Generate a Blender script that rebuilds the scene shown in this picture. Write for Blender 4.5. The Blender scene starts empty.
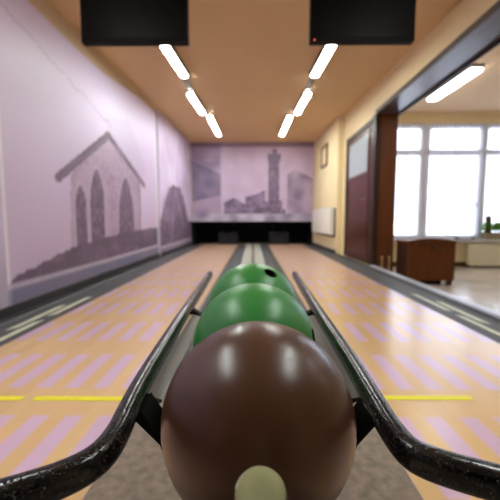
import bpy, bmesh, math, random
from mathutils import Vector, Matrix, noise
random.seed(7)
S = bpy.context.scene
COL = S.collection
PI = math.pi

# ------------------------------------------------------------------ materials
def srgb(r, g, b):
    def c(v):
        v /= 255.0
        return v / 12.92 if v <= 0.04045 else ((v + 0.055) / 1.055) ** 2.4
    return (c(r), c(g), c(b), 1.0)

def new_mat(name):
    m = bpy.data.materials.new(name); m.use_nodes = True
    nt = m.node_tree
    return m, nt, nt.nodes['Principled BSDF']

def mat(name, col, rough=0.5, metal=0.0, var=0.0, vscale=6.0, bump=0.0, bscale=200.0,
        coat=0.0, spec=0.5, stretch=(1, 1, 1)):
    m, nt, b = new_mat(name)
    b.inputs['Roughness'].default_value = rough
    b.inputs['Metallic'].default_value = metal
    b.inputs['Coat Weight'].default_value = coat
    b.inputs['Coat Roughness'].default_value = 0.08
    b.inputs['Specular IOR Level'].default_value = spec
    tc = nt.nodes.new('ShaderNodeTexCoord'); mp = nt.nodes.new('ShaderNodeMapping')
    mp.inputs['Scale'].default_value = stretch
    nt.links.new(tc.outputs['Object'], mp.inputs['Vector'])
    if var > 0:
        n = nt.nodes.new('ShaderNodeTexNoise'); n.inputs['Scale'].default_value = vscale
        n.inputs['Detail'].default_value = 5
        r = nt.nodes.new('ShaderNodeValToRGB')
        r.color_ramp.elements[0].position = 0.3; r.color_ramp.elements[1].position = 0.7
        r.color_ramp.elements[0].color = tuple(v * (1 - var) for v in col[:3]) + (1,)
        r.color_ramp.elements[1].color = tuple(min(1, v * (1 + var)) for v in col[:3]) + (1,)
        nt.links.new(mp.outputs[0], n.inputs['Vector'])
        nt.links.new(n.outputs['Fac'], r.inputs[0]); nt.links.new(r.outputs[0], b.inputs['Base Color'])
    else:
        b.inputs['Base Color'].default_value = col
    if bump > 0:
        n = nt.nodes.new('ShaderNodeTexNoise'); n.inputs['Scale'].default_value = bscale
        n.inputs['Detail'].default_value = 3
        bp = nt.nodes.new('ShaderNodeBump'); bp.inputs['Strength'].default_value = bump
        bp.inputs['Distance'].default_value = 0.002
        nt.links.new(mp.outputs[0], n.inputs['Vector'])
        nt.links.new(n.outputs['Fac'], bp.inputs['Height']); nt.links.new(bp.outputs[0], b.inputs['Normal'])
    return m

def emit_mat(name, col, strength):
    m, nt, b = new_mat(name)
    b.inputs['Base Color'].default_value = (0.8, 0.8, 0.8, 1)
    b.inputs['Emission Color'].default_value = col
    b.inputs['Emission Strength'].default_value = strength
    return m

def paint_mat(name, rough=0.45):
    m, nt, b = new_mat(name)
    a = nt.nodes.new('ShaderNodeAttribute'); a.attribute_name = 'Print'
    nt.links.new(a.outputs['Color'], b.inputs['Base Color'])
    b.inputs['Roughness'].default_value = rough
    return m

def math_node(nt, op, a, b=None, c=None):
    n = nt.nodes.new('ShaderNodeMath'); n.operation = op
    for i, v in enumerate((a, b, c)):
        if v is None: continue
        if isinstance(v, (int, float)): n.inputs[i].default_value = v
        else: nt.links.new(v, n.inputs[i])
    return n.outputs[0]

def smooth_band(nt, v, lo, hi, e):
    """1 between lo and hi of v, soft edges e"""
    def ss(x, a, b):
        n = nt.nodes.new('ShaderNodeMapRange'); n.interpolation_type = 'SMOOTHSTEP'
        nt.links.new(x, n.inputs['Value'])
        n.inputs['From Min'].default_value = a; n.inputs['From Max'].default_value = b
        return n.outputs['Result']
    return math_node(nt, 'MULTIPLY', ss(v, lo - e, lo + e), math_node(nt, 'SUBTRACT', 1.0, ss(v, hi - e, hi + e)))

def lane_mat(name):
    """glossy maple-look lane boards with lilac dashes in rows"""
    m, nt, b = new_mat(name)
    tc = nt.nodes.new('ShaderNodeTexCoord'); sp = nt.nodes.new('ShaderNodeSeparateXYZ')
    nt.links.new(tc.outputs['Object'], sp.inputs[0])
    X, Y = sp.outputs[0], sp.outputs[1]
    yy = math_node(nt, 'FLOORED_MODULO', math_node(nt, 'SUBTRACT', Y, 1.25), 0.52)
    row = smooth_band(nt, yy, 0.012, 0.345, 0.012)
    ax = math_node(nt, 'ABSOLUTE', X)
    xx = math_node(nt, 'FLOORED_MODULO', math_node(nt, 'SUBTRACT', ax, 0.455), 0.114)
    bar = smooth_band(nt, xx, 0.006, 0.064, 0.006)
    dash = math_node(nt, 'MULTIPLY', row, bar)
    # planks
    pk = math_node(nt, 'FLOOR', math_node(nt, 'DIVIDE', X, 0.057))
    cb = nt.nodes.new('ShaderNodeCombineXYZ'); nt.links.new(pk, cb.inputs[0])
    nt.links.new(math_node(nt, 'FLOOR', math_node(nt, 'DIVIDE', Y, 1.04)), cb.inputs[1])
    wn = nt.nodes.new('ShaderNodeTexWhiteNoise'); nt.links.new(cb.outputs[0], wn.inputs['Vector'])
    mp = nt.nodes.new('ShaderNodeMapping'); mp.inputs['Scale'].default_value = (30, 1.5, 1)
    nt.links.new(tc.outputs['Object'], mp.inputs['Vector'])
    gn = nt.nodes.new('ShaderNodeTexNoise'); gn.inputs['Scale'].default_value = 3; gn.inputs['Detail'].default_value = 4
    nt.links.new(mp.outputs[0], gn.inputs['Vector'])
    f = math_node(nt, 'ADD', math_node(nt, 'MULTIPLY', wn.outputs['Value'], 0.5), math_node(nt, 'MULTIPLY', gn.outputs['Fac'], 0.5))
    r = nt.nodes.new('ShaderNodeValToRGB')
    r.color_ramp.elements[0].color = srgb(204, 162, 106); r.color_ramp.elements[1].color = srgb(220, 182, 122)
    nt.links.new(f, r.inputs[0])
    mx = nt.nodes.new('ShaderNodeMix'); mx.data_type = 'RGBA'
    nt.links.new(math_node(nt, 'MULTIPLY', dash, 0.84), mx.inputs['Factor'])
    nt.links.new(r.outputs[0], mx.inputs[6]); mx.inputs[7].default_value = srgb(202, 168, 204)
    nt.links.new(mx.outputs[2], b.inputs['Base Color'])
    b.inputs['Roughness'].default_value = 0.3
    b.inputs['Coat Weight'].default_value = 0.6; b.inputs['Coat Roughness'].default_value = 0.2
    return m

M = {}
M['lane'] = lane_mat('lane boards')
M['yellow'] = mat('yellow tape', srgb(235, 225, 20), 0.5)
M['gutter'] = mat('dark grey gutter', srgb(70, 71, 72), 0.55, var=0.12, vscale=3)
M['gutter_rim'] = mat('black gutter rim', srgb(34, 32, 36), 0.4)
M['mark'] = mat('pale gutter marking', srgb(205, 206, 180), 0.5, var=0.12, vscale=14)
M['return'] = mat('light grey ball track', srgb(165, 165, 155), 0.4, var=0.08, vscale=4)
M['groove'] = mat('brown groove', srgb(105, 92, 78), 0.6)
M['carpet'] = mat('mottled carpet', srgb(132, 118, 104), 0.95, var=0.28, vscale=38, bump=0.6, bscale=300)
M['black'] = mat('matte black', srgb(8, 6, 6), 0.6, spec=.12)
M['pit'] = mat('dark pit lining', srgb(24, 22, 26), 0.7)
M['cushion'] = mat('worn grey cushion', srgb(70, 68, 76), 0.8, var=0.25, vscale=9)
M['wall_warm'] = mat('beige plaster', srgb(206, 186, 158), 0.85, var=0.03, vscale=2, bump=0.1, bscale=60)
M['wall_pale'] = mat('pale lilac plaster', srgb(206, 198, 216), 0.85, var=0.03, vscale=2)
M['cream'] = mat('cream plaster', srgb(236, 216, 172), 0.85, var=0.03, vscale=2, bump=0.1, bscale=60)
M['ceiling'] = mat('beige ceiling paint', srgb(218, 183, 138), 0.8, var=0.02, vscale=1.5)
M['ceil_room'] = mat('room ceiling paint', srgb(226, 196, 160), 0.85)
M['skirt'] = mat('grey skirting', srgb(60, 58, 62), 0.5)
M['ledge'] = mat('pale grey ledge', srgb(176, 176, 184), 0.3)
M['wood_red'] = mat('dark red-brown door wood', srgb(80, 36, 28), 0.35, var=0.15, vscale=3, stretch=(8, 8, 1), coat=0.3)
M['wood'] = mat('brown wood', srgb(104, 56, 20), 0.4, var=0.2, vscale=3, stretch=(9, 9, 1))
M['wood_cabinet'] = mat('orange-brown cabinet wood', srgb(94, 48, 10), 0.5, var=0.2, vscale=3, spec=.3, stretch=(9, 9, 1))
M['wood_dark'] = mat('dark brown wood', srgb(52, 28, 14), 0.4, var=0.2, vscale=3, stretch=(9, 9, 1))
M['casing'] = mat('glossy dark casing', srgb(78, 70, 76), 0.28, var=0.1, vscale=3, stretch=(8, 1, 8))
M['frost'] = mat('frosted glass', srgb(176, 188, 196), 0.25)
M['white'] = mat('white enamel', srgb(232, 228, 216), 0.4)
M['cream_enamel'] = mat('cream enamel', srgb(232, 226, 200), 0.4)
M['frame_white'] = mat('white window paint', srgb(232, 234, 242), 0.45)
M['room_floor'] = mat('pale polished floor', srgb(208, 196, 184), 0.22, var=0.14, vscale=2.5, coat=0.4)
M['steel'] = mat('brushed steel', srgb(150, 148, 142), 0.35, metal=0.8)
M['plate'] = mat('grey metal plate', srgb(108, 104, 98), 0.4, metal=.3, var=.08, vscale=12)
M['brass'] = mat('pale brass', srgb(205, 180, 130), 0.35, metal=0.3)
M['track'] = mat('grey light track', srgb(120, 112, 112), 0.5)
M['tube'] = emit_mat('lit diffuser', (0.92, 0.98, 0.94, 1), 32)
M['tube_room'] = emit_mat('lit room diffuser', (0.95, 0.97, 1.0, 1), 6)
M['red_led'] = emit_mat('red standby led', (1, 0.05, 0.03, 1), 1.5)
M['screen'] = mat('switched-off screen', srgb(9, 5, 4), 0.45, spec=.08)
M['mural'] = paint_mat('printed mural')
M['leaf'] = mat('green leaves', srgb(132, 186, 70), 0.5, var=0.3, vscale=20)
M['stone'] = mat('stone planter', srgb(150, 138, 112), 0.8, var=0.2, vscale=20)
M['soil'] = mat('dark soil', srgb(44, 32, 22), 0.95)
M['vase'] = mat('brown glazed pot', srgb(92, 64, 44), 0.6)
M['peg'] = mat('pale olive rubber', srgb(128, 126, 86), 0.7, var=0.08, vscale=60, bump=0.15, bscale=120)
M['chip'] = mat('white chipped rim', srgb(235, 230, 215), 0.6)

def powder_mat():
    m, nt, b = new_mat('black textured powder coat')
    b.inputs['Base Color'].default_value = srgb(9, 8, 8)
    b.inputs['Roughness'].default_value = 0.2
    tc = nt.nodes.new('ShaderNodeTexCoord')
    v = nt.nodes.new('ShaderNodeTexVoronoi'); v.inputs['Scale'].default_value = 480
    nt.links.new(tc.outputs['Object'], v.inputs['Vector'])
    d = nt.nodes.new('ShaderNodeMapRange'); d.interpolation_type = 'SMOOTHSTEP'
    d.inputs['From Min'].default_value = 0.05; d.inputs['From Max'].default_value = 0.5
    nt.links.new(v.outputs['Distance'], d.inputs['Value'])
    sc = nt.nodes.new('ShaderNodeSeparateColor'); nt.links.new(v.outputs['Color'], sc.inputs[0])
    g = math_node(nt, 'GREATER_THAN', sc.outputs[0], 0.45)
    h = math_node(nt, 'MULTIPLY', math_node(nt, 'SUBTRACT', 1.0, d.outputs[0]), g)
    bp = nt.nodes.new('ShaderNodeBump'); bp.inputs['Strength'].default_value = 1.0; bp.inputs['Distance'].default_value = 0.0014
    nt.links.new(h, bp.inputs['Height']); nt.links.new(bp.outputs[0], b.inputs['Normal'])
    return m
M['powder'] = powder_mat()

def ball_mat(name, c1, c2, rough, seed):
    """worn phenolic ball: cloudy tone, fine scratches and pits"""
    m, nt, b = new_mat(name)
    tc = nt.nodes.new('ShaderNodeTexCoord'); mp = nt.nodes.new('ShaderNodeMapping')
    mp.inputs['Location'].default_value = (seed, seed * 2, 0)
    nt.links.new(tc.outputs['Object'], mp.inputs['Vector'])
    n = nt.nodes.new('ShaderNodeTexNoise'); n.inputs['Scale'].default_value = 14; n.inputs['Detail'].default_value = 6
    nt.links.new(mp.outputs[0], n.inputs['Vector'])
    r = nt.nodes.new('ShaderNodeValToRGB')
    r.color_ramp.elements[0].position = 0.1; r.color_ramp.elements[1].position = 0.9
    r.color_ramp.elements[0].color = c1; r.color_ramp.elements[1].color = c2
    nt.links.new(n.outputs['Fac'], r.inputs[0]); nt.links.new(r.outputs[0], b.inputs['Base Color'])
    rr = nt.nodes.new('ShaderNodeMapRange')
    rr.inputs['To Min'].default_value = rough - 0.05; rr.inputs['To Max'].default_value = rough + 0.06
    nt.links.new(n.outputs['Fac'], rr.inputs['Value']); nt.links.new(rr.outputs[0], b.inputs['Roughness'])
    v = nt.nodes.new('ShaderNodeTexVoronoi'); v.inputs['Scale'].default_value = 150
    nt.links.new(mp.outputs[0], v.inputs['Vector'])
    pit = nt.nodes.new('ShaderNodeMapRange'); pit.inputs['From Min'].default_value = 0.0; pit.inputs['From Max'].default_value = 0.28
    nt.links.new(v.outputs['Distance'], pit.inputs['Value'])
    sc = nt.nodes.new('ShaderNodeSeparateColor'); nt.links.new(v.outputs['Color'], sc.inputs[0])
    h = math_node(nt, 'MULTIPLY', math_node(nt, 'SUBTRACT', 1.0, pit.outputs[0]), math_node(nt, 'GREATER_THAN', sc.outputs[0], 0.86))
    n2 = nt.nodes.new('ShaderNodeTexNoise'); n2.inputs['Scale'].default_value = 220; n2.inputs['Detail'].default_value = 3
    nt.links.new(mp.outputs[0], n2.inputs['Vector'])
    hh = math_node(nt, 'ADD', math_node(nt, 'MULTIPLY', h, -0.5), math_node(nt, 'MULTIPLY', n2.outputs['Fac'], 0.12))
    bp = nt.nodes.new('ShaderNodeBump'); bp.inputs['Strength'].default_value = 0.35; bp.inputs['Distance'].default_value = 0.001
    nt.links.new(hh, bp.inputs['Height']); nt.links.new(bp.outputs[0], b.inputs['Normal'])
    return m
M['brown_ball'] = ball_mat('brown worn ball', srgb(66, 40, 26), srgb(86, 55, 38), 0.29, 1.0)
M['green_ball'] = ball_mat('green ball', srgb(40, 122, 50), srgb(50, 136, 58), 0.36, 4.0)

def glass_mat():
    m = bpy.data.materials.new('window glass'); m.use_nodes = True
    nt = m.node_tree; nt.nodes.clear()
    o = nt.nodes.new('ShaderNodeOutputMaterial'); t = nt.nodes.new('ShaderNodeBsdfTransparent')
    g = nt.nodes.new('ShaderNodeBsdfGlossy'); g.inputs['Roughness'].default_value = 0.02
    t.inputs['Color'].default_value = (0.93, 0.95, 1.0, 1)
    f = nt.nodes.new('ShaderNodeFresnel'); f.inputs['IOR'].default_value = 1.45
    mx = nt.nodes.new('ShaderNodeMixShader')
    nt.links.new(f.outputs[0], mx.inputs[0]); nt.links.new(t.outputs[0], mx.inputs[1])
    nt.links.new(g.outputs[0], mx.inputs[2]); nt.links.new(mx.outputs[0], o.inputs[0])
    return m
M['glass'] = glass_mat()

def sheer_mat():
    m = bpy.data.materials.new('added haze curtain'); m.use_nodes = True
    nt = m.node_tree; nt.nodes.clear()
    o = nt.nodes.new('ShaderNodeOutputMaterial'); t = nt.nodes.new('ShaderNodeBsdfTransparent')
    g = nt.nodes.new('ShaderNodeBsdfTranslucent'); g.inputs['Color'].default_value = (0.86, 0.87, 0.93, 1)
    d = nt.nodes.new('ShaderNodeBsdfDiffuse'); d.inputs['Color'].default_value = (0.86, 0.87, 0.93, 1)
    m1 = nt.nodes.new('ShaderNodeMixShader'); m1.inputs[0].default_value = 0.5
    mx = nt.nodes.new('ShaderNodeMixShader'); mx.inputs[0].default_value = 0.66
    nt.links.new(g.outputs[0], m1.inputs[1]); nt.links.new(d.outputs[0], m1.inputs[2])
    nt.links.new(t.outputs[0], mx.inputs[1]); nt.links.new(m1.outputs[0], mx.inputs[2]); nt.links.new(mx.outputs[0], o.inputs[0])
    return m
M['sheer'] = sheer_mat()

# ------------------------------------------------------------------ mesh helpers
def obj(name, bm, m, parent=None, smooth=False, loc=None):
    me = bpy.data.meshes.new(name)
    bmesh.ops.recalc_face_normals(bm, faces=bm.faces)
    bm.to_mesh(me); bm.free()
    if smooth:
        for p in me.polygons: p.use_smooth = True
    for x in (m if isinstance(m, (list, tuple)) else [m]): me.materials.append(x)
    o = bpy.data.objects.new(name, me); COL.objects.link(o)
    if parent: o.parent = parent
    if loc: o.location = loc
    return o

def tag(o, label, cat, group=None, kind=None):
    o['label'] = label; o['category'] = cat
    if group: o['group'] = group
    if kind: o['kind'] = kind
    return o

def thing(name, label, cat, loc=(0, 0, 0), group=None, rotz=0.0):
    o = bpy.data.objects.new(name, None); COL.objects.link(o)
    o.location = loc; o.rotation_euler = (0, 0, rotz); o.empty_display_size = 0.05
    return tag(o, label, cat, group)

def struct(o):
    o['kind'] = 'structure'; return o

def box(bm, x0, x1, y0, y1, z0, z1, bevel=0.0, mi=0):
    ret = bmesh.ops.create_cube(bm, size=1)
    vs = ret['verts']
    for v in vs:
        v.co = Vector(((x0 + x1) / 2 + v.co.x * (x1 - x0), (y0 + y1) / 2 + v.co.y * (y1 - y0), (z0 + z1) / 2 + v.co.z * (z1 - z0)))
    fs = set(f for v in vs for f in v.link_faces)
    for f in fs: f.material_index = mi
    if bevel > 0:
        es = list(set(e for v in vs for e in v.link_edges))
        bmesh.ops.bevel(bm, geom=es, offset=bevel, segments=2, affect='EDGES', profile=0.6)

def B(*a, bevel=0.0):
    bm = bmesh.new(); box(bm, *a, bevel=bevel); return bm

def cyl(bm, p0, p1, r, seg=20, r2=None):
    p0, p1 = Vector(p0), Vector(p1); d = p1 - p0
    mtx = Matrix.Translation((p0 + p1) / 2) @ d.to_track_quat('Z', 'Y').to_matrix().to_4x4()
    bmesh.ops.create_cone(bm, cap_ends=True, segments=seg, radius1=r, radius2=r if r2 is None else r2, depth=d.length, matrix=mtx)

def prism(bm, pts, axis, a0, a1):
    """polygon pts (2D) extruded along axis from a0 to a1; for axis x pts are (y,z), y:(x,z), z:(x,y)"""
    def mk(p, a):
        return {'x': (a, p[0], p[1]), 'y': (p[0], a, p[1]), 'z': (p[0], p[1], a)}[axis]
    v0 = [bm.verts.new(mk(p, a0)) for p in pts]; v1 = [bm.verts.new(mk(p, a1)) for p in pts]
    bm.faces.new(v0); bm.faces.new(list(reversed(v1)))
    n = len(pts)
    for i in range(n): bm.faces.new((v0[i], v0[(i + 1) % n], v1[(i + 1) % n], v1[i]))

def tube(bm, pts, w, h, seg=24, power=2.6):
    """sweep a super-ellipse (half sizes w lateral, h vertical) along pts, rounded ends"""
    P = [Vector(p) for p in pts]
    rings = []
    n = len(P)
    def ring(c, t, s):
        up = Vector((0, 0, 1)); side = t.cross(up).normalized(); u2 = side.cross(t).normalized()
        out = []
        for k in range(seg):
            a = 2 * PI * k / seg
            ca, sa = math.cos(a), math.sin(a)
            x = math.copysign(abs(ca) ** (2 / power), ca) * w * s; z = math.copysign(abs(sa) ** (2 / power), sa) * h * s
            out.append(bm.verts.new(c + side * x + u2 * z))
        return out
    T = []
    for i in range(n):
        a = P[max(0, i - 1)]; b = P[min(n - 1, i + 1)]; T.append((b - a).normalized())
    for q in (0.15, 0.6, 0.9): rings.append(ring(P[0] - T[0] * w * (1 - q) * 0.9, T[0], math.sqrt(1 - (1 - q) ** 2)))
    for i in range(n): rings.append(ring(P[i], T[i], 1.0))
    for q in (0.9, 0.6, 0.15): rings.append(ring(P[-1] + T[-1] * w * (1 - q) * 0.9, T[-1], math.sqrt(1 - (1 - q) ** 2)))
    for a, b in zip(rings, rings[1:]):
        for k in range(seg): bm.faces.new((a[k], a[(k + 1) % seg], b[(k + 1) % seg], b[k]))
    bm.faces.new(rings[0]); bm.faces.new(list(reversed(rings[-1])))

def spline(pts, sub=8):
    P = [Vector(p) for p in pts]; out = []
    for i in range(len(P) - 1):
        p0 = P[max(0, i - 1)]; p1 = P[i]; p2 = P[i + 1]; p3 = P[min(len(P) - 1, i + 2)]
        for k in range(sub):
            t = k / sub
            out.append(0.5 * ((2 * p1) + (-p0 + p2) * t + (2 * p0 - 5 * p1 + 4 * p2 - p3) * t * t + (-p0 + 3 * p1 - 3 * p2 + p3) * t ** 3))
    out.append(P[-1]); return out

def lathe(bm, prof, seg=48, mi=None, mtx=None):
    """prof: list of (r, z[, material index]) ; r==0 collapses to a pole"""
    rings = []
    for p in prof:
        r, z = p[0], p[1]
        if r < 1e-6: rings.append([bm.verts.new((0, 0, z))])
        else: rings.append([bm.verts.new((r * math.cos(2 * PI * k / seg), r * math.sin(2 * PI * k / seg), z)) for k in range(seg)])
    for i, (a, b) in enumerate(zip(rings, rings[1:])):
        idx = prof[i + 1][2] if len(prof[i + 1]) > 2 else 0
        for k in range(seg):
            k2 = (k + 1) % seg
            if len(a) == 1 and len(b) == 1: continue
            if len(a) == 1: f = bm.faces.new((a[0], b[k2], b[k]))
            elif len(b) == 1: f = bm.faces.new((a[k], a[k2], b[0]))
            else: f = bm.faces.new((a[k], a[k2], b[k2], b[k]))
            f.material_index = idx
    if mtx is not None: bmesh.ops.transform(bm, matrix=mtx, verts=bm.verts)

# ------------------------------------------------------------------ the alley shell
CEIL = lambda y: 2.365 + 0.041 * y        # the ceiling climbs gently towards the pins
XL, XLF, XR, XRF = -1.73, -1.69, 1.75, 1.64
YF = 9.2                                  # mural wall above the pit
YB = -3.2                                 # wall behind the players
XR2 = 2.03                                # other face of the thick partition wall
JY = 4.90                                 # end of the wide opening
YW = 6.25                                 # window wall of the next room
YJ = 6.62                                 # both side walls step in from here

struct(obj('floor', B(-1.95, XR, YB - .2, 10.9, -0.40, -0.06), M['carpet']))
struct(obj('floor_room', B(XR, 7.2, YB - .2, YW + .2, -0.40, -0.20), M['room_floor']))
bm = bmesh.new(); prism(bm, [(YB - .2, CEIL(YB - .2)), (YF + .2, CEIL(YF + .2)), (YF + .2, CEIL(YF + .2) + .12), (YB - .2, CEIL(YB - .2) + .12)], 'x', -1.95, XR2)
struct(obj('ceiling', bm, M['ceiling']))
struct(obj('ceiling_room', B(XR2, 7.2, YB - .2, YW + .2, 2.58, 2.72), M['ceil_room']))
def wall_slab(name, pts, x0, x1, m):
    bm = bmesh.new(); prism(bm, pts, 'x', x0, x1); return struct(obj(name, bm, m))
def wp(y0, y1, z0): return [(y0, z0), (y1, z0), (y1, CEIL(y1)), (y0, CEIL(y0))]
wall_slab('wall_left', wp(YB, 6.1, -.06), XL - .2, XL, M['wall_warm'])
wall_slab('wall_left_far', wp(6.1, YF, -.06), XL - .2, XLF, M['wall_pale'])
bm = bmesh.new()
prism(bm, [(JY, -.2), (YJ, -.2), (YJ, CEIL(YJ)), (-1.2, CEIL(-1.2)), (-1.2, 2.18), (JY, 2.18)], 'x', XR, XR2)
struct(obj('wall_right', bm, M['cream']))
wall_slab('wall_right_far', wp(YJ, YF, -.06), XRF, XR2, M['cream'])
wall_slab('wall_right_near', wp(YB, -1.2, -.2), XR, XR2, M['cream'])
struct(obj('wall_far', B(-1.95, XR2, YF, YF + .2, 0.60, CEIL(YF) + .02), M['wall_warm']))
struct(obj('wall_behind', B(-1.95, 7.2, YB - .2, YB, -0.4, 2.72), M['wood_dark']))
struct(obj('wall_room_side', B(7.0, 7.2, YB, YW, -0.2, 2.58), M['cream']))

# pit recess under the mural wall
for nm, a in (('wall_pit_back', (-1.95, 1.9, 10.7, 10.9, -.06, .8)), ('ceiling_pit', (-1.95, 1.9, YF + .2, 10.7, .62, .80)),
              ('wall_pit_left', (-1.95, XLF, YF, 10.7, -.06, .6)), ('wall_pit_right', (XRF, 1.9, YF, 10.7, -.06, .6))):
    struct(obj(nm, B(*a), M['pit']))
struct(obj('trim_pit', B(XLF, XRF, YF - .02, YF - .001, .575, .615), M['black']))
for x0, lab in ((-1.02, 'left'), (.47, 'right')):
    bm = bmesh.new(); box(bm, x0, x0 + .58, 9.9, 9.96, -.0595, .31, bevel=.015)
    cyl(bm, (x0 + .12, 9.93, .30), (x0 + .12, 9.93, .6195), .008, 8); cyl(bm, (x0 + .46, 9.93, .30), (x0 + .46, 9.93, .6195), .008, 8)
    tag(obj('pit_cushion', bm, M['cushion']), 'grey padded catch cushion hanging in the dark pit at the end of the %s lane' % lab, 'cushion', 'catch cushions in the dark pit')

# skirtings
struct(obj('baseboard_left', B(XL + .0005, XL + .018, YB, 6.1, -.0585, .05), M['skirt']))
struct(obj('baseboard_left_far', B(XLF + .0005, XLF + .012, 6.12, YF, -.0585, .05), M['skirt']))
struct(obj('baseboard_right', B(XRF - .02, XRF - .0005, YJ, YF - .03, -.0585, .06), M['skirt']))
struct(obj('baseboard_room', B(XR2, 7.0, YW - .02, YW - .0005, -.20, -.12), M['wood_dark']))

# casing of the wide opening: header board, end post
struct(obj('trim_header', B(XR - .012, XR2 + .012, -1.2, JY, 2.150, 2.178), M['casing']))
bm = bmesh.new(); box(bm, XR - .022, XR - .012, -1.2, JY, 2.140, 2.20); box(bm, XR2 + .012, XR2 + .03, -1.2, JY, 2.120, 2.20)
struct(obj('trim_header_edge', bm, M['wood_dark']))
struct(obj('trim_post', B(XR + .05, XR2 + .012, JY - .03, JY - .0005, -.2, 2.15, bevel=.003), M['wood']))
struct(obj('trim_post_edge', B(XR - .03, XR + .05, JY - .05, JY + .10, -.0, 2.15, bevel=.004), M['wood_dark']))
for x in (1.87, 1.975):
    bm = bmesh.new(); lathe(bm, [(0, 0), (.018, 0), (.018, .01), (.011, .02), (.011, .17), (.015, .18), (.015, .19), (0, .195)], 16)
    bm2 = obj('floor_bolt', bm, M['brass'], smooth=True, loc=(x, JY - .055, -.2 if x > XR else 0)); bm2.scale = (1, 1, 1.75)
    tag(bm2, 'pale metal bolt at the foot of the brown post, %s of the pair' % ('left' if x < 1.9 else 'right'), 'bolt', 'bolts at the foot of the brown post')

# ledge separating lane level from the lower room
struct(obj('trim_ledge', B(1.665, 1.75, -1.2, JY - .06, -.06, .012, bevel=.006), M['ledge']))

# ------------------------------------------------------------------ murals (printed wall coverings)
def sst(a, b, x):
    t = max(0.0, min(1.0, (x - a) / (b - a))); return t * t * (3 - 2 * t)
def mixc(c1, c2, t): return tuple(a + (b - a) * t for a, b in zip(c1, c2))
def inpoly(p, poly):
    x, y = p; c = False; n = len(poly); j = n - 1
    for i in range(n):
        xi, yi = poly[i]; xj, yj = poly[j]
        if (yi > y) != (yj > y) and x < (xj - xi) * (y - yi) / (yj - yi) + xi: c = not c
        j = i
    return c
def segd(p, a, b):
    px, py = p; ax, ay = a; bx, by = b
    dx, dy = bx - ax, by - ay; t = max(0, min(1, ((px - ax) * dx + (py - ay) * dy) / (dx * dx + dy * dy)))
    return math.hypot(px - ax - dx * t, py - ay - dy * t)
def arch(p, x0, x1, z0, z1):
    x, z = p; c = (x0 + x1) / 2; w = (x1 - x0) / 2
    if z < z0 or abs(x - c) > w: return False
    zs = z1 - w * 2.0
    if z < zs: return True
    return ((abs(x - c)) / w) ** 1.5 + ((z - zs) / (z1 - zs)) ** 1.7 < 1
SKY = srgb(200, 178, 212)[:3]; SKY2 = srgb(218, 206, 238)[:3]; DARK = srgb(104, 86, 112)[:3]; MID = srgb(148, 128, 160)[:3]
STONE = srgb(182, 160, 188)[:3]; BAND = srgb(136, 126, 152)[:3]; PALE = srgb(196, 186, 206)[:3]
def nz(x, z, s=1.0, o=0.0): return noise.noise(Vector((x * s + o, z * s, o * 1.7)))

def church(y, z):
    n = nz(y, z, 3); nf = nz(y, z, 14)
    c = mixc(SKY, SKY2, max(0, min(1, .45 + .5 * nz(y, z, .9, 3) + (z - 1.3) * .35)))
    # hills and clouds, thin dark streak of a branch up high
    d = abs((z - 2.16) + (y - 2.3) * .20 + .03 * nz(y, z, 6)); 
    if y < 4.2 and d < .012 + .014 * n: c = mixc(c, MID, .35)
    # roof slope seen behind the gable
    if inpoly((y, z), [(4.01, 1.86), (4.8, 2.05), (5.5, 1.45), (5.3, 1.3), (4.1, 1.72)]): c = mixc(c, MID, .16)
    u, w = y - .07, z + .03
    body = [(3.07, .25), (3.13, 1.12), (4.01, 1.66), (5.12, 1.26), (5.08, .25)]
    if inpoly((u, w), body): c = mixc(STONE, MID, max(0, min(.8, .12 + .6 * nf + .5 * n)))
    if inpoly((u, w), body) and u > 5.0: c = mixc(c, DARK, .25)
    for x0, x1, z0, z1 in ((3.19, 3.42, .3, 1.04), (3.50, 3.84, .3, 1.25), (4.24, 4.80, .3, 1.27)):
        if arch((u, w), x0 - .035, x1 + .035, z0, z1 + .05): c = mixc(c, PALE, .5)
        if arch((u, w), x0, x1, z0, z1): c = mixc(DARK, MID, max(0, .25 + .7 * nf))
    for a, b in (((2.92, 1.06), (4.01, 1.70)), ((4.01, 1.70), (5.28, 1.24))):
        if segd((u, w), a, b) < .045: c = mixc(DARK, MID, max(0, .25 + n))
    # thicker shaded verge on the left slope
    if inpoly((u, w), [(2.94, 1.02), (4.01, 1.64), (4.01, 1.70), (3.0, 1.12)]): c = mixc(DARK, MID, .35)
    g = .18 + .30 * (1 - math.exp(-(y - 2.25) * 1.1)) * (1.0 + .03 * y) + .022 * nz(y, 0, 9) + .02 * nz(y, 0, 3, 5)
    if z < g and y > 2.3: c = mixc(DARK, MID, max(0, .1 + .5 * n + .4 * nf))
    if z < .21: c = mixc(PALE, MID, .25 + .2 * nf)
    if z < .165: c = mixc(BAND, srgb(120, 118, 150)[:3], max(0, .5 + .8 * n))
    if y < 2.335 or y > 6.03: c = mixc(c, (.9, .9, .95), .6 if (z > .2) else .2)
    return c

def park(y, z):
    n = nz(y, z, 3, 2); nf = nz(y, z, 12, 2)
    c = mixc(SKY2, SKY, max(0, min(1, .4 + n)))
    top = 1.25 * math.exp(-abs((y - 7.4) / 1.35) ** 3) + .15 + .08 * nz(y, 0, 6, 1)
    if z < top: c = mixc(DARK, MID, max(0, min(1, .35 + .9 * n + .5 * nf)))
    if z < .62 + .06 * nz(y, 0, 5): c = mixc(DARK, MID, max(0, .2 + nf))
    if segd((y, z), (6.9, 0.3), (7.3, 1.3)) < .07 or segd((y, z), (7.3, 1.3), (8.2, .5)) < .06: c = mixc(c, SKY, .35)
    if z < .19: c = mixc(PALE, MID, .3)
    if z < .13: c = mixc(BAND, MID, .5)
    return c

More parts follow.
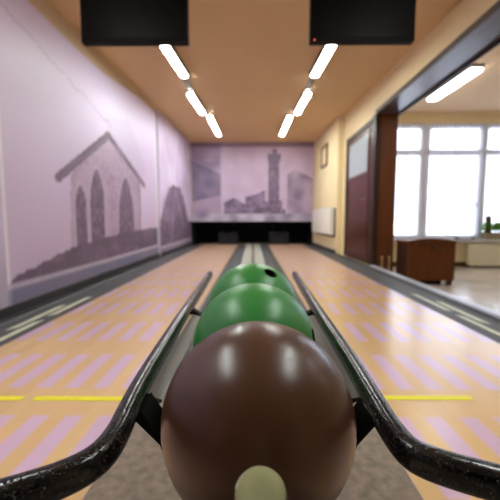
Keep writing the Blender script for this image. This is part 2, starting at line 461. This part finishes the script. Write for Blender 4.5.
def town(x, z):
    n = nz(x, z, 3, 7); nf = nz(x, z, 11, 7)
    c = mixc(srgb(190, 168, 196)[:3], srgb(202, 180, 210)[:3], max(0, min(1, .5 + n)))
    if x < -.86:
        c = mixc(MID, SKY, max(0, min(1, .35 + .8 * n)))
        lo = 1.16 + (x + 1.64) * .22 
        if z > lo and z < 2.25 - (x + 1.66) * .45: c = mixc(srgb(118, 108, 138)[:3], MID, max(0, min(1, .3 + n * 1.2)))
        elif z < lo: c = mixc(srgb(176, 152, 178)[:3], MID, max(0, .2 + n))
        if z > 2.3: c = mixc(c, MID, .5)
    g = .62 + .10
    if -.78 < x < .9:
        roof = 1.18 + .07 * math.sin(x * 9) + .05 * nz(x, 0, 11, 4)
        if -.2 < x < .32: roof = 1.30 + .14 * sst(-.2, .32, x) + .05 * nz(x, 0, 14, 2)
        if x > .78: roof = .95
        if .9 < z < roof or (z < roof and z > .82): c = mixc(DARK, MID, max(0, min(1, .45 + .8 * nf + n)))
        if .42 < x < .72 and z < 2.42 and z > .8: c = mixc(DARK, MID, max(0, min(1, .3 + .8 * nf)))
        if .39 < x < .76 and 2.26 < z < 2.44: c = mixc(DARK, MID, .35)
        if .50 < x < .64 and z < 2.56 and z > 2.4: c = mixc(DARK, MID, .5)
    if x > .92:
        rid = 2.02 - abs(x - 1.15) * .55 + .05 * nz(x, 0, 5)
        if z < rid and z > 1.1 + (1.6 - x) * .3: c = mixc(srgb(126, 112, 142)[:3], STONE, max(0, min(1, .35 + 1.2 * n)))
        elif z <= 1.1 + (1.6 - x) * .3: c = mixc(MID, STONE, max(0, min(1, .5 + n)))
    if z < .84: c = mixc(PALE, BAND, max(0, min(1, .35 + 1.0 * n + (.35 if x > .3 else 0))))
    if z > 2.62: c = mixc(c, DARK, .55)
    return c

def side_panel(y, z):
    n = nz(y, z, 2, 9)
    c = mixc(SKY, SKY2, max(0, min(1, .5 + n)))
    c = mixc(c, MID, .5 * (1 - sst(.2, .75, z)))
    if z < .21: c = mixc(PALE, MID, .3)
    return c

def mural(name, axis, plane, a0, a1, z0, z1, fn, label, step=.02, off=.006):
    z1f = z1 if callable(z1) else (lambda a: z1)
    na = int((a1 - a0) / step); nzc = int((z1f((a0 + a1) / 2) - z0) / step)
    vs, fs, cs = [], [], []
    for i in range(na + 1):
        a = a0 + (a1 - a0) * i / na; zt = z1f(a)
        for k in range(nzc + 1):
            z = z0 + (zt - z0) * k / nzc
            vs.append((plane, a, z) if axis == 'x' else (a, plane, z)); cs.append(fn(a, z))
    for i in range(na):
        for k in range(nzc):
            p = i * (nzc + 1) + k
            q = (p, p + 1, p + nzc + 2, p + nzc + 1)
            fs.append(q if axis == 'x' else tuple(reversed(q)))
    me = bpy.data.meshes.new(name); me.from_pydata(vs, [], fs)
    at = me.color_attributes.new('Print', 'FLOAT_COLOR', 'POINT')
    for i, c in enumerate(cs): at.data[i].color = (c[0], c[1], c[2], 1)
    me.materials.append(M['mural'])
    o = bpy.data.objects.new(name, me); COL.objects.link(o)
    s = o.modifiers.new('paper', 'SOLIDIFY'); s.thickness = .004; s.offset = 0
    return tag(o, label, 'mural', 'printed murals on the alley walls')

mural('wall_mural', 'x', XL + .004, 2.31, 6.09, .055, lambda a: 2.33 + .23 * sst(3.6, 6.0, a), church, 'large lilac mural of a gabled ruin with pointed arches on the left wall')
mural('wall_mural', 'x', XL + .004, -1.5, 2.308, .055, lambda a: 2.24, side_panel, 'plain lilac mural panel nearest the viewer on the left wall', step=.06)
mural('wall_mural', 'x', XLF + .004, 6.105, 9.18, .055, lambda a: CEIL(a) - .03, park, 'narrow lilac mural of a dark bushy tree at the far end of the left wall')
mural('wall_mural', 'y', YF - .006, XLF + .03, XRF - .02, .62, lambda a: CEIL(YF) - .02, town, 'lilac mural of a town skyline with a tower, on the end wall above the pit')

# ------------------------------------------------------------------ lanes, gutters, ball track
def lane(sx, label):
    t = thing('bowling_lane', label, 'bowling lane', (0, 0, 0), 'bowling lanes')
    x0, x1 = sorted((sx * .405, sx * 1.32))
    obj('lane_surface', B(x0, x1, -1.0, 9.15, -.0585, 0.0), M['lane'], t)
    if sx < 0:
        for a, b in ((-.812, -.42), (-1.31, -.852)):
            obj('foul_line', B(a, b, 1.168, 1.196, .0004, .0016), M['yellow'], t)
    else:
        obj('foul_line', B(.42, .812, 1.184, 1.212, .0004, .0016), M['yellow'], t)
    return t
lane(-1, 'left wooden lane with lilac dashes and a yellow foul line, beside the lilac mural wall')
lane(1, 'right wooden lane with lilac dashes and a shorter yellow foul line, beside the wide opening')

def outer_gutter(sx, label, marks):
    t = thing('gutter', label, 'gutter', (0, 0, 0), 'gutters along the lanes')
    bm = bmesh.new()
    pts = [(1.322, -.058), (1.322, -.002), (1.335, -.002), (1.35, -.014), (1.60, -.014), (1.618, -.002), (1.622, -.002), (1.622, -.058)]
    prism(bm, [(sx * a, b) for a, b in pts], 'y', -1.0, 9.12)
    obj('trough', bm, M['gutter'], t)
    obj('rim', B(*sorted((sx * 1.624, sx * 1.664)), -1.0, 9.12, -.058, .008, bevel=.004), M['gutter_rim'], t)
    if sx < 0: obj('cover_strip', B(-1.676, -1.667, -1.0, 9.0, -.058, .004), M['gutter_rim'], t)
    for poly in marks:
        bm = bmesh.new(); prism(bm, [(sx * x, y) for x, y in poly], 'z', -.0136, -.0112)
        obj('marking', bm, M['mark'], t)
    return t
def zigzag(o, w=.034):
    a, b = 1.412 + o[0], 1.478 + o[0]; y = o[1]; k = .008
    return [[(a, y), (a + w, y - .05), (a + w + k, y + .50), (a + k, y + .55)],
            [(b, y - .30), (b + w, y - .36), (b + w + k, y + .22), (b + k, y + .26)],
            [(a - k, y - .70), (a + w - k, y - .76), (a + w, y - .20), (a, y - .14)]]
outer_gutter(-1, 'dark grey gutter with pale zigzag markings at the foot of the mural wall', zigzag((0, 2.34)))
outer_gutter(1, 'dark grey gutter with pale zigzag markings along the pale ledge of the opening', zigzag((.03, 2.49)))

for sx, lab in ((-1, 'left'), (1, 'right')):
    t = thing('gutter', 'dark inner gutter between the light ball track and the %s lane' % lab, 'gutter', (0, 0, 0), 'gutters along the lanes')
    bm = bmesh.new()
    pts = [(.185, -.058), (.185, -.004), (.20, -.004), (.23, -.035), (.34, -.035), (.375, -.004), (.402, -.004), (.402, -.058)]
    prism(bm, [(sx * a, b) for a, b in pts], 'y', 1.22, 9.12)
    obj('trough', bm, M['gutter'], t)
t = thing('ball_return_track', 'light grey ball return track with a dark centre groove between the two lanes', 'ball track', (0, 0, 0))
bm = bmesh.new()
prism(bm, [(-.182, -.058), (-.182, .012), (-.165, .016), (-.03, .004), (-.02, -.02), (-.02, -.058)], 'y', 1.22, 9.12)
prism(bm, [(.182, -.058), (.182, .012), (.165, .016), (.03, .004), (.02, -.02), (.02, -.058)], 'y', 1.22, 9.12)
obj('track_bed', bm, M['return'], t)
obj('groove', B(-.0199, .0199, 1.22, 9.12, -.058, -.025), M['groove'], t)
# carpet runner in front of the track, between the approaches
tag(obj('carpet_runner', B(-.403, .403, -1.0, 1.215, -.0585, .001), M['carpet']), 'mottled brown-grey carpet strip on the floor under the ball rack', 'carpet')

# ------------------------------------------------------------------ ball rack
R = .093
BZ = .47
rack = thing('ball_rack', 'black ball rack with two long side rails flaring outwards at the near end', 'ball rack', (0, .6, 0))
def rk(name, bm, m, smooth=False, parent=rack):
    bmesh.ops.translate(bm, verts=bm.verts, vec=(0, -.6, 0)); return obj(name, bm, m, parent, smooth)
RZ = .4835
base = [(.137, 1.07), (.131, .80), (.127, .60), (.121, .42), (.117, .335), (.113, .290), (.110, .262), (.111, .240), (.117, .225), (.130, .212), (.152, .199), (.205, .172), (.30, .125)]
base_r = [(.137, 1.07), (.131, .80), (.127, .60), (.124, .42), (.121, .335), (.119, .290), (.1185, .264), (.121, .244), (.127, .234), (.142, .224), (.165, .213), (.215, .192), (.30, .155)]
for sx in (-1, 1):
    pts = spline([(sx * x + (-.002 if sx < 0 else -.002), y, RZ) for x, y in (base if sx < 0 else base_r)], 8)
    bm = bmesh.new(); tube(bm, pts, .0092, .0118)
    rk('side_rail', bm, M['powder'], True)
    # flat brackets from the side rail down and in under the balls
    for y0, y1, xc, zc in ((.306, .340, .005, .466), (.672, .690, .0, .477)):
        # a yoke: short arm in from the rail, then a cradle curving under the ball
        xr = (.112 if sx < 0 else .119) if y0 < .5 else .129
        arc = [math.radians(-14 - 76 * k / 10) for k in range(11)]
        ri, ro = R + .0008, R + .0050
        poly = [(xr + .004, RZ - .010), (xr - .004, RZ - .006)] + [(ri * math.cos(a), zc + ri * math.sin(a)) for a in arc]
        poly += [(ro * math.cos(a), zc + ro * math.sin(a)) for a in reversed(arc)] + [(xr + .002, RZ - .016)]
        n = len(poly)
        pp = [(sx * a + (xc if 2 <= i < n - 1 else 0), b) for i, (a, b) in enumerate(poly)]
        bm = bmesh.new(); prism(bm, pp, 'y', y0, y1)
        rk('bracket', bm, M['black'])
    # grey side plate between the rail and the balls
    bm = bmesh.new(); e = .002 if sx > 0 else 0
    prism(bm, [(sx * (.121 + e), .472), (sx * (.121 + e), .469), (sx * (.103 + e), .461), (sx * (.099 + e), .4625), (sx * (.0985 + e), .4655), (sx * (.101 + e), .4668)], 'y', .347, .655)
    rk('side_plate', bm, M['plate'])
    bm = bmesh.new(); cyl(bm, (sx * .046, .235, .3765), (sx * .046, 1.06, .3895), .0085, 16)
    rk('support_bar', bm, M['steel'], True)
for y in (.24, .65, 1.04):
    rk('cross_bar', B(-.058, .058, y - .012, y + .012, .357 + .0159 * (y - .235), .370 + .0159 * (y - .235), bevel=.002), M['black'])
bm = bmesh.new(); cyl(bm, (0, .65, .012), (0, .65, .3635), .028, 24); rk('post', bm, M['black'], True)
bm = bmesh.new(); box(bm, -.10, .10, .52, .78, .0015, .013, bevel=.003); rk('foot_plate', bm, M['black'])
# ball stop in front of the first ball
bm = bmesh.new()
lathe(bm, [(0, .0), (.0142, .0), (.0142, .1538), (.0139, .1556, 0), (.0132, .1566, 0), (.006, .1570, 0), (0, .1571, 0)], 40)
LEAN = Matrix.Translation((.0043, .1705, .5125)) @ Matrix.Rotation(math.radians(25), 4, 'X') @ Matrix.Translation((0, 0, -.1571))
bmesh.ops.transform(bm, matrix=LEAN, verts=bm.verts)
rk('ball_stop', bm, M['peg'], True); ps = rack.children[-1]
bm = bmesh.new()
for a0, a1 in ((2.35, 3.0),):
    n = 8
    for i in range(n):
        a = a0 + (a1 - a0) * i / n; b = a0 + (a1 - a0) * (i + 1) / n
        w = .0009 * math.sin(PI * (i + .5) / n) + .0004
        q = [bm.verts.new((r * math.cos(t_), r * math.sin(t_), z)) for r, t_, z in
             ((.0143, a, .1545), (.0143, b, .1545), (.0137 - w, b, .1568), (.0137 - w, a, .1568))]
        bm.faces.new(q)
bmesh.ops.transform(bm, matrix=Matrix.Translation((0, -.6, 0)) @ LEAN, verts=bm.verts); obj('chipped_rim', bm, M['chip'], ps)

def ball(name, loc, m, hole_dir, label, R=R):
    """ball turned about the axis of its finger hole; the hole is a real drilled cup"""
    rh = .0135; a = math.asin(rh / R)
    prof = [(0, -R)]
    n = 56
    for i in range(1, n): 
        th = PI - (PI - a - .02) * i / (n - 1)
        prof.append((R * math.sin(th), R * math.cos(th)))
    zt = R * math.cos(a)
    prof += [(rh + .0004, zt - .0002), (rh - .0006, zt - .0012, 1), (rh - .0008, zt - .035, 1), (0, zt - .037, 1)]
    bm = bmesh.new(); lathe(bm, prof, 96)
    rot = Vector(hole_dir).normalized().to_track_quat('Z', 'Y').to_matrix().to_4x4()
    bmesh.ops.transform(bm, matrix=rot, verts=bm.verts)
    o = obj(name, bm, [m, M['black']], None, True, loc)
    return tag(o, label, 'ball', 'balls on the rack')
ball('bowling_ball', (.005, .315, .466), M['brown_ball'], (.2, .5, -.8), 'worn brown bowling ball at the front of the rack, largest and in focus')
ball('bowling_ball', (.002, .502, .470), M['green_ball'], (.90, -.22, .18), 'green bowling ball in the middle, directly behind the brown ball')
ball('bowling_ball', (.0, .689, .477), M['green_ball'], (.38, -.36, .85), 'green bowling ball farthest back, with a dark finger hole on top')

# ------------------------------------------------------------------ monitors
def monitor(x0, x1, side):
    y = 2.40; zb = 1.872; zt = 2.31; xc = (x0 + x1) / 2; w = (x1 - x0) / 2
    t = thing('monitor', 'black switched-off score monitor hanging from the ceiling above the %s lane' % side, 'monitor', (xc, y, zb), 'hanging score monitors')
    obj('housing', B(-w, w, .004, .06, 0, zt - zb, bevel=.0015), M['black'], t)
    obj('screen', B(-w + .012, w - .012, .0, .004, .022, zt - zb - .012), M['screen'], t)
    bm = bmesh.new(); cyl(bm, (0, .08, .2), (0, .08, CEIL(y) - zb), .018, 16); box(bm, -.08, .08, .061, .085, .14, .26)
    obj('ceiling_mount', bm, M['black'], t)
    if side == 'left': return
    bm = bmesh.new(); bmesh.ops.create_icosphere(bm, subdivisions=2, radius=.0035)
    obj('standby_light', bm, M['red_led'], t, True, (-w + .03, .001, .009))['label'] = 'small red standby light'
monitor(-1.178, -.447, 'left'); monitor(.388, 1.098, 'right')

# ------------------------------------------------------------------ ceiling lights
def capsule_light(xa, ya, xb, yb, label, w=.047):
    L = math.hypot(xb - xa, yb - ya); ang = math.atan2(yb - ya, xb - xa) - PI / 2
    slope = math.atan(.041)
    t = thing('ceiling_light', label, 'ceiling light', (xa, ya, CEIL(ya) - .002), 'ceiling strip lights over the lanes')
    t.rotation_euler = (slope, 0, ang)
    bm = bmesh.new(); box(bm, -w - .012, w + .012, -.012, L + .012, -.03, 0)
    box(bm, -w - .012, -w - .001, -.012, L + .012, -.0625, -.03); box(bm, w + .001, w + .012, -.012, L + .012, -.0625, -.03)
    obj('light_housing', bm, M['track'], t)
    bm = bmesh.new(); pts = []
    for k in range(13): a = PI * k / 12; pts.append((w * math.cos(a), L - w + w * math.sin(a)))
    for k in range(13): a = PI + PI * k / 12; pts.append((w * math.cos(a), w + w * math.sin(a)))
    prism(bm, pts, 'z', -.062, -.031)
    es = [e for e in bm.edges if all(v.co.z < -.06 for v in e.verts)]
    bmesh.ops.bevel(bm, geom=es, offset=.012, segments=3, affect='EDGES')
    obj('diffuser', bm, M['tube'], t)
    return t
for sx, rows in ((-1, [(-.925, 3.42, -.875, 4.50), (-.935, 5.16, -.90, 6.25), (-.81, 6.46, -.80, 8.1)]),
                 (1, [(.815, 3.42, .78, 4.50), (.81, 5.16, .785, 6.25), (.685, 6.46, .67, 8.1)])):
    side = 'left' if sx < 0 else 'right'
    for (xa, ya, xb, yb), pos in zip(rows, ('nearest, half hidden by the monitor', 'middle', 'farthest, closest to the end wall')):
        capsule_light(xa, ya, xb, yb, 'white ceiling strip light in the %s row, %s' % (side, pos))
    capsule_light(sx * 1.12, .0, sx * 1.12, 1.5, 'white ceiling strip light in the %s row, above the ball rack' % side)
    x4 = rows[0][2]; x5 = rows[1][0]
    bm = bmesh.new(); box(bm, -.03, .03, 0, .50, -.028, 0)
    o = obj('light_track', bm, M['track'], None, False, ((x4 + x5) / 2, 4.58, CEIL(4.58) - .002)); o.rotation_euler = (math.atan(.041), 0, 0)
    tag(o, 'short grey track joining the near and middle lights of the %s row' % side, 'light track', 'light tracks on the ceiling')

# ------------------------------------------------------------------ right wall: door, hatch, heater
d = struct(obj('door_1', B(XR - .018, XR - .0005, 5.02, 6.26, 0.0, 2.05, bevel=.004), M['wood_red']))
bm = bmesh.new(); box(bm, XR - .030, XR - .018, 5.10, 5.17, 0.02, 2.02); box(bm, XR - .030, XR - .018, 6.14, 6.20, 0.02, 2.02)
box(bm, XR - .030, XR - .018, 5.17, 6.14, 1.33, 1.40); box(bm, XR - .030, XR - .018, 5.17, 6.14, 1.96, 2.02); box(bm, XR - .030, XR - .018, 5.17, 6.14, .02, .14)
obj('door_frame', bm, M['wood_red'], d)
obj('pane', B(XR - .024, XR - .018, 5.17, 6.14, 1.40, 1.96), M['frost'], d)
bm = bmesh.new(); cyl(bm, (XR - .03, 5.135, .98), (XR - .07, 5.135, .98), .009, 12); cyl(bm, (XR - .066, 5.135, .98), (XR - .066, 5.24, .98), .008, 12)
obj('door_handle', bm, M['steel'], d)
bm = bmesh.new(); box(bm, XR - .034, XR - .0005, 6.262, 6.33, 0, 2.12); box(bm, XR - .034, XR - .0005, 5.02, 6.262, 2.052, 2.12)
struct(obj('trim_door', bm, M['wood_dark']))

t = thing('wall_hatch', 'small brown framed hatch high on the cream wall above the white heater', 'hatch', (XRF, 7.5, 1.86))
bm = bmesh.new()
for a in ((0, .62, 0, .05), (0, .62, .43, .48), (0, .05, .05, .43), (.57, .62, .05, .43)): box(bm, -.035, -.0005, a[0], a[1], a[2], a[3])
obj('frame', bm, M['wood'], t)
obj('panel', B(-.012, -.0005, .05, .57, .05, .43), M['cream'], t)

t = thing('wall_heater', 'white flat wall heater mounted low on the cream wall near the end wall', 'heater', (XRF, 6.7, .36))
obj('heater_body', B(-.105, -.03, 0, 2.05, 0, .56, bevel=.012), M['white'], t)
obj('shadow_back_plate', B(-.0295, -.0005, -.0, 2.02, -.04, .54), M['wood_dark'], t)  # dark brown, reaching lower than the body to paint the shadow beneath it
bm = bmesh.new()
box(bm, -.09, -.045, .1, 1.95, .5602, .563)
obj('grille', bm, M['skirt'], t)

# ------------------------------------------------------------------ next room: window wall, radiator, cabinet, plant
WX0, WX1, WZ0, WZ1 = 2.18, 6.9, .30, 2.40
bm = bmesh.new()
box(bm, XR2, 7.0, YW, YW + .2, -.2, WZ0); box(bm, XR2, 7.0, YW, YW + .2, WZ1, 2.58)
box(bm, XR2, WX0, YW, YW + .2, WZ0, WZ1); box(bm, WX1, 7.0, YW, YW + .2, WZ0, WZ1)
struct(obj('wall_window', bm, M['cream']))
win = struct(obj('window_1', B(WX0, WX1, YW + .05, YW + .13, WZ0, WZ0 + .06), M['frame_white']))
bm = bmesh.new()
box(bm, WX0, WX1, YW + .05, YW + .13, WZ1 - .06, WZ1)
mull = [(WX0, WX0 + .06), (3.09, 3.22), (4.17, 4.27), (5.25, 5.37), (6.28, 6.42), (WX1 - .06, WX1)]
for a, b in mull: box(bm, a, b, YW + .04, YW + .14, WZ0 + .06, WZ1 - .06)
for (a0, a), (b, b1) in zip(mull, mull[1:]): box(bm, a, b, YW + .05, YW + .13, 1.86, 1.92)
obj('window_frame', bm, M['frame_white'], win)
for (a0, a), (b, b1) in zip(mull, mull[1:]):
    bm = bmesh.new(); s = .022
    for z0, z1 in ((WZ0 + .06, 1.86), (1.92, WZ1 - .06)):
        box(bm, a, a + s, YW + .06, YW + .10, z0, z1); box(bm, b - s, b, YW + .06, YW + .10, z0, z1)
        box(bm, a + s, b - s, YW + .06, YW + .10, z0, z0 + s); box(bm, a + s, b - s, YW + .06, YW + .10, z1 - s, z1)
    if a > 3.2: box(bm, a + (b - a) * (.55 if a < 4 else .5), b - s, YW + .065, YW + .095, .93, .975)
    sash = obj('sash', bm, M['frame_white'], win)
    obj('pane', B(a + .02, b - .02, YW + .085, YW + .089, WZ0 + .07, WZ1 - .07), M['glass'], sash)
struct(obj('window_1_sill', B(WX0 - .05, WX1 + .05, YW - .14, YW + .049, WZ0 - .035, WZ0 - .001, bevel=.004), M['frame_white']))

def curtain(x0, x1, label):  # added sheet that hazes the window and lightens its backlit frames
    bm = bmesh.new(); n = int((x1 - x0) / .012); rows = []
    for i in range(n + 1):
        x = x0 + (x1 - x0) * i / n; y = YW + .018 + .010 * math.sin(i * .95 + .8 * math.sin(i * .13)) 
        rows.append((bm.verts.new((x, y, WZ0 + .004)), bm.verts.new((x, y, WZ1 - .004))))
    for a, b in zip(rows, rows[1:]): bm.faces.new((a[0], b[0], b[1], a[1]))
    o = obj('haze_curtain', bm, M['sheer'], None, True)
    tag(o, label, 'curtain')
curtain(WX0 + .005, WX1 - .005, 'added sheer white curtain that softens the light of the wide window')

t = thing('radiator', 'cream panel radiator under the window, below the green plant', 'radiator', (3.93, YW - .19, -.20))
bm = bmesh.new()
prof = []
L = 1.9
box(bm, 0, L, 0, .03, .03, .43, bevel=.004)
for k in range(38): box(bm, .02 + k * .049, .042 + k * .049, -.008, .001, .06, .40, bevel=.003)
obj('radiator_panel', bm, M['cream_enamel'], t)
bm = bmesh.new(); box(bm, 0, L, .035, .11, .05, .43); obj('radiator_casing', bm, M['cream_enamel'], t)
for x in (.15, L - .15):
    obj('foot', B(x - .02, x + .02, .02, .08, 0, .05), M['skirt'], t)

# planter with leaves on the sill
t = thing('potted_plant', 'leafy green plant in a stone coloured trough on the window sill', 'plant', (4.46, YW - .085, WZ0 - .001))
bm = bmesh.new(); prism(bm, [(-.25, 0), (.25, 0), (.28, .13), (-.28, .13)], 'y', -.055, .055)
obj('planter', bm, M['stone'], t)
obj('soil', B(-.26, .26, -.045, .045, .1302, .138), M['soil'], t)
bm = bmesh.new()
for k in range(260):
    x = random.uniform(-.26, .28); y0 = random.uniform(-.05, .0)
    a = random.uniform(0, 2 * PI); ln = random.uniform(.06, .13); up = random.uniform(.02, .14)
    b0 = Vector((x, y0, .135 + up)); d = Vector((math.cos(a), .45 * math.sin(a), random.uniform(-.1, .9))).normalized()
    s = d.cross(Vector((0, 0, 1))).normalized() * ln * .28; u = d.cross(s).normalized() * .006
    q = [b0, b0 + d * ln * .45 + s, b0 + d * ln, b0 + d * ln * .45 - s]
    vv = [bm.verts.new(p) for p in q]; mid = bm.verts.new(b0 + d * ln * .5 + u)
    for i in range(4): bm.faces.new((vv[i], vv[(i + 1) % 4], mid))
obj('foliage', bm, M['leaf'], t)
bm = bmesh.new()
for k in range(16):
    x = -.24 + k * .032; cyl(bm, (x, 0, .135), (x + random.uniform(-.02, .02), random.uniform(-.02, .02), .22), .003, 6)
obj('stems', bm, M['leaf'], t)
bm = bmesh.new(); tube(bm, spline([(-.175, 0, .1385), (-.182, .004, .24), (-.170, .0, .33), (-.176, -.003, .40)], 5), 0.05, .05, 14, 2.0)
obj('trunk', bm, M['vase'], t, True)['label'] = 'thick brown trunk'
bm = bmesh.new(); prism(bm, [(-.14, 0), (.14, 0), (.16, .05), (.148, .05), (.132, .012), (-.132, .012), (-.148, .05), (-.16, .05)], 'y', -.05, .05)
tag(obj('window_tray', bm, M['vase'], None, False, (3.88, YW - .085, WZ0 - .001)), 'low dark tray on the window sill between the cabinet and the plant', 'tray')

# brown cabinet
t = thing('wooden_cabinet', 'low brown wooden cabinet with a gently arched top standing by the brown post', 'cabinet', (2.35, 4.40, -.20))
w = .31
obj('body', B(-w, w, 0, .36, .06, .56, bevel=.006), M['wood_cabinet'], t)
bm = bmesh.new(); pts = [(-w - .012, .561), (w + .012, .561)]
for k in range(13): x = (w + .012) * (1 - 2 * k / 12); pts.append((x, .585 + .035 * (1 - (x / w) ** 2)))
prism(bm, pts, 'y', -.012, .372); obj('lid', bm, M['wood_cabinet'], t)
obj('side_panel', B(-w - .004, -w - .0005, .03, .33, .09, .53), M['wood_dark'], t)
bm = bmesh.new(); bmesh.ops.create_cone(bm, cap_ends=True, segments=20, radius1=.034, radius2=.026, depth=.012, matrix=Matrix.Translation((0.02, -.0065, .50)) @ Matrix.Rotation(PI / 2, 4, 'X'))
obj('lock_plate', bm, M['wood_dark'], t)
for x in (-w + .05, w - .05):
    for y in (.04, .32): obj('foot', B(x - .03, x + .03, y - .03, y + .03, 0, .0595, bevel=.004), M['wood_dark'], t)
obj('dark_recess', B(-.16, .16, .04, .30, .002, .0595), M['black'], t)  # black block painting the dark recess under the body

# light in the next room
t = thing('ceiling_light', 'long white strip light on the ceiling of the next room, seen through the opening', 'ceiling light', (2.78, 4.35, 2.579))
obj('light_housing', B(-.08, .08, 0, 1.1, -.035, 0), M['track'], t)
obj('diffuser', B(-.075, .075, .02, 1.08, -.075, -.0355, bevel=.012), M['tube_room'], t)
for (x, y) in ((4.8, 4.15), (2.8, 1.2), (4.8, 1.2)):  # unseen copies of the strip light, added to light the next room
    t2 = t.copy(); COL.objects.link(t2); t2.location = (x, y, 2.579)
    t2['label'] = 'added unseen strip light on the ceiling of the next room, ' + {(4.8, 4.15): 'far right and out of the picture', (2.8, 1.2): 'hidden by the header, near', (4.8, 1.2): 'hidden by the header, near right'}[(x, y)]
    for c in list(t.children):
        cc = c.copy(); COL.objects.link(cc); cc.parent = t2

# ------------------------------------------------------------------ daylight
W = bpy.data.worlds.new('World'); S.world = W; W.use_nodes = True
bg = W.node_tree.nodes['Background']; bg.inputs[0].default_value = (0.86, 0.92, 1.0, 1); bg.inputs[1].default_value = 3.6
pl = bpy.data.lights.new('window_portal', 'AREA'); pl.shape = 'RECTANGLE'; pl.size = WX1 - WX0; pl.size_y = WZ1 - WZ0
pl.cycles.is_portal = True
po = bpy.data.objects.new('window_portal', pl); COL.objects.link(po)
po.location = ((WX0 + WX1) / 2, YW + .22, (WZ0 + WZ1) / 2); po.rotation_euler = (-PI / 2, 0, 0)

# ------------------------------------------------------------------ camera
cam = bpy.data.cameras.new('camera'); co = bpy.data.objects.new('camera', cam); COL.objects.link(co)
cam.sensor_width = 36; cam.sensor_fit = 'HORIZONTAL'; cam.lens = 335 / 500 * 36
cam.clip_start = .01; cam.clip_end = 200
co.location = (0, 0, .66)
co.rotation_euler = (PI / 2 - math.atan(30 / 335), 0, math.atan(3 / 335))
cam.dof.use_dof = True; cam.dof.focus_distance = .31; cam.dof.aperture_fstop = 7.0
S.camera = co
S.view_settings.view_transform = 'Standard'; S.view_settings.look = 'None'
S.view_settings.gamma = 1; S.view_settings.use_curve_mapping = False
S.view_settings.exposure = 0.92
S.cycles.use_denoising = True
S.cycles.max_bounces = 8
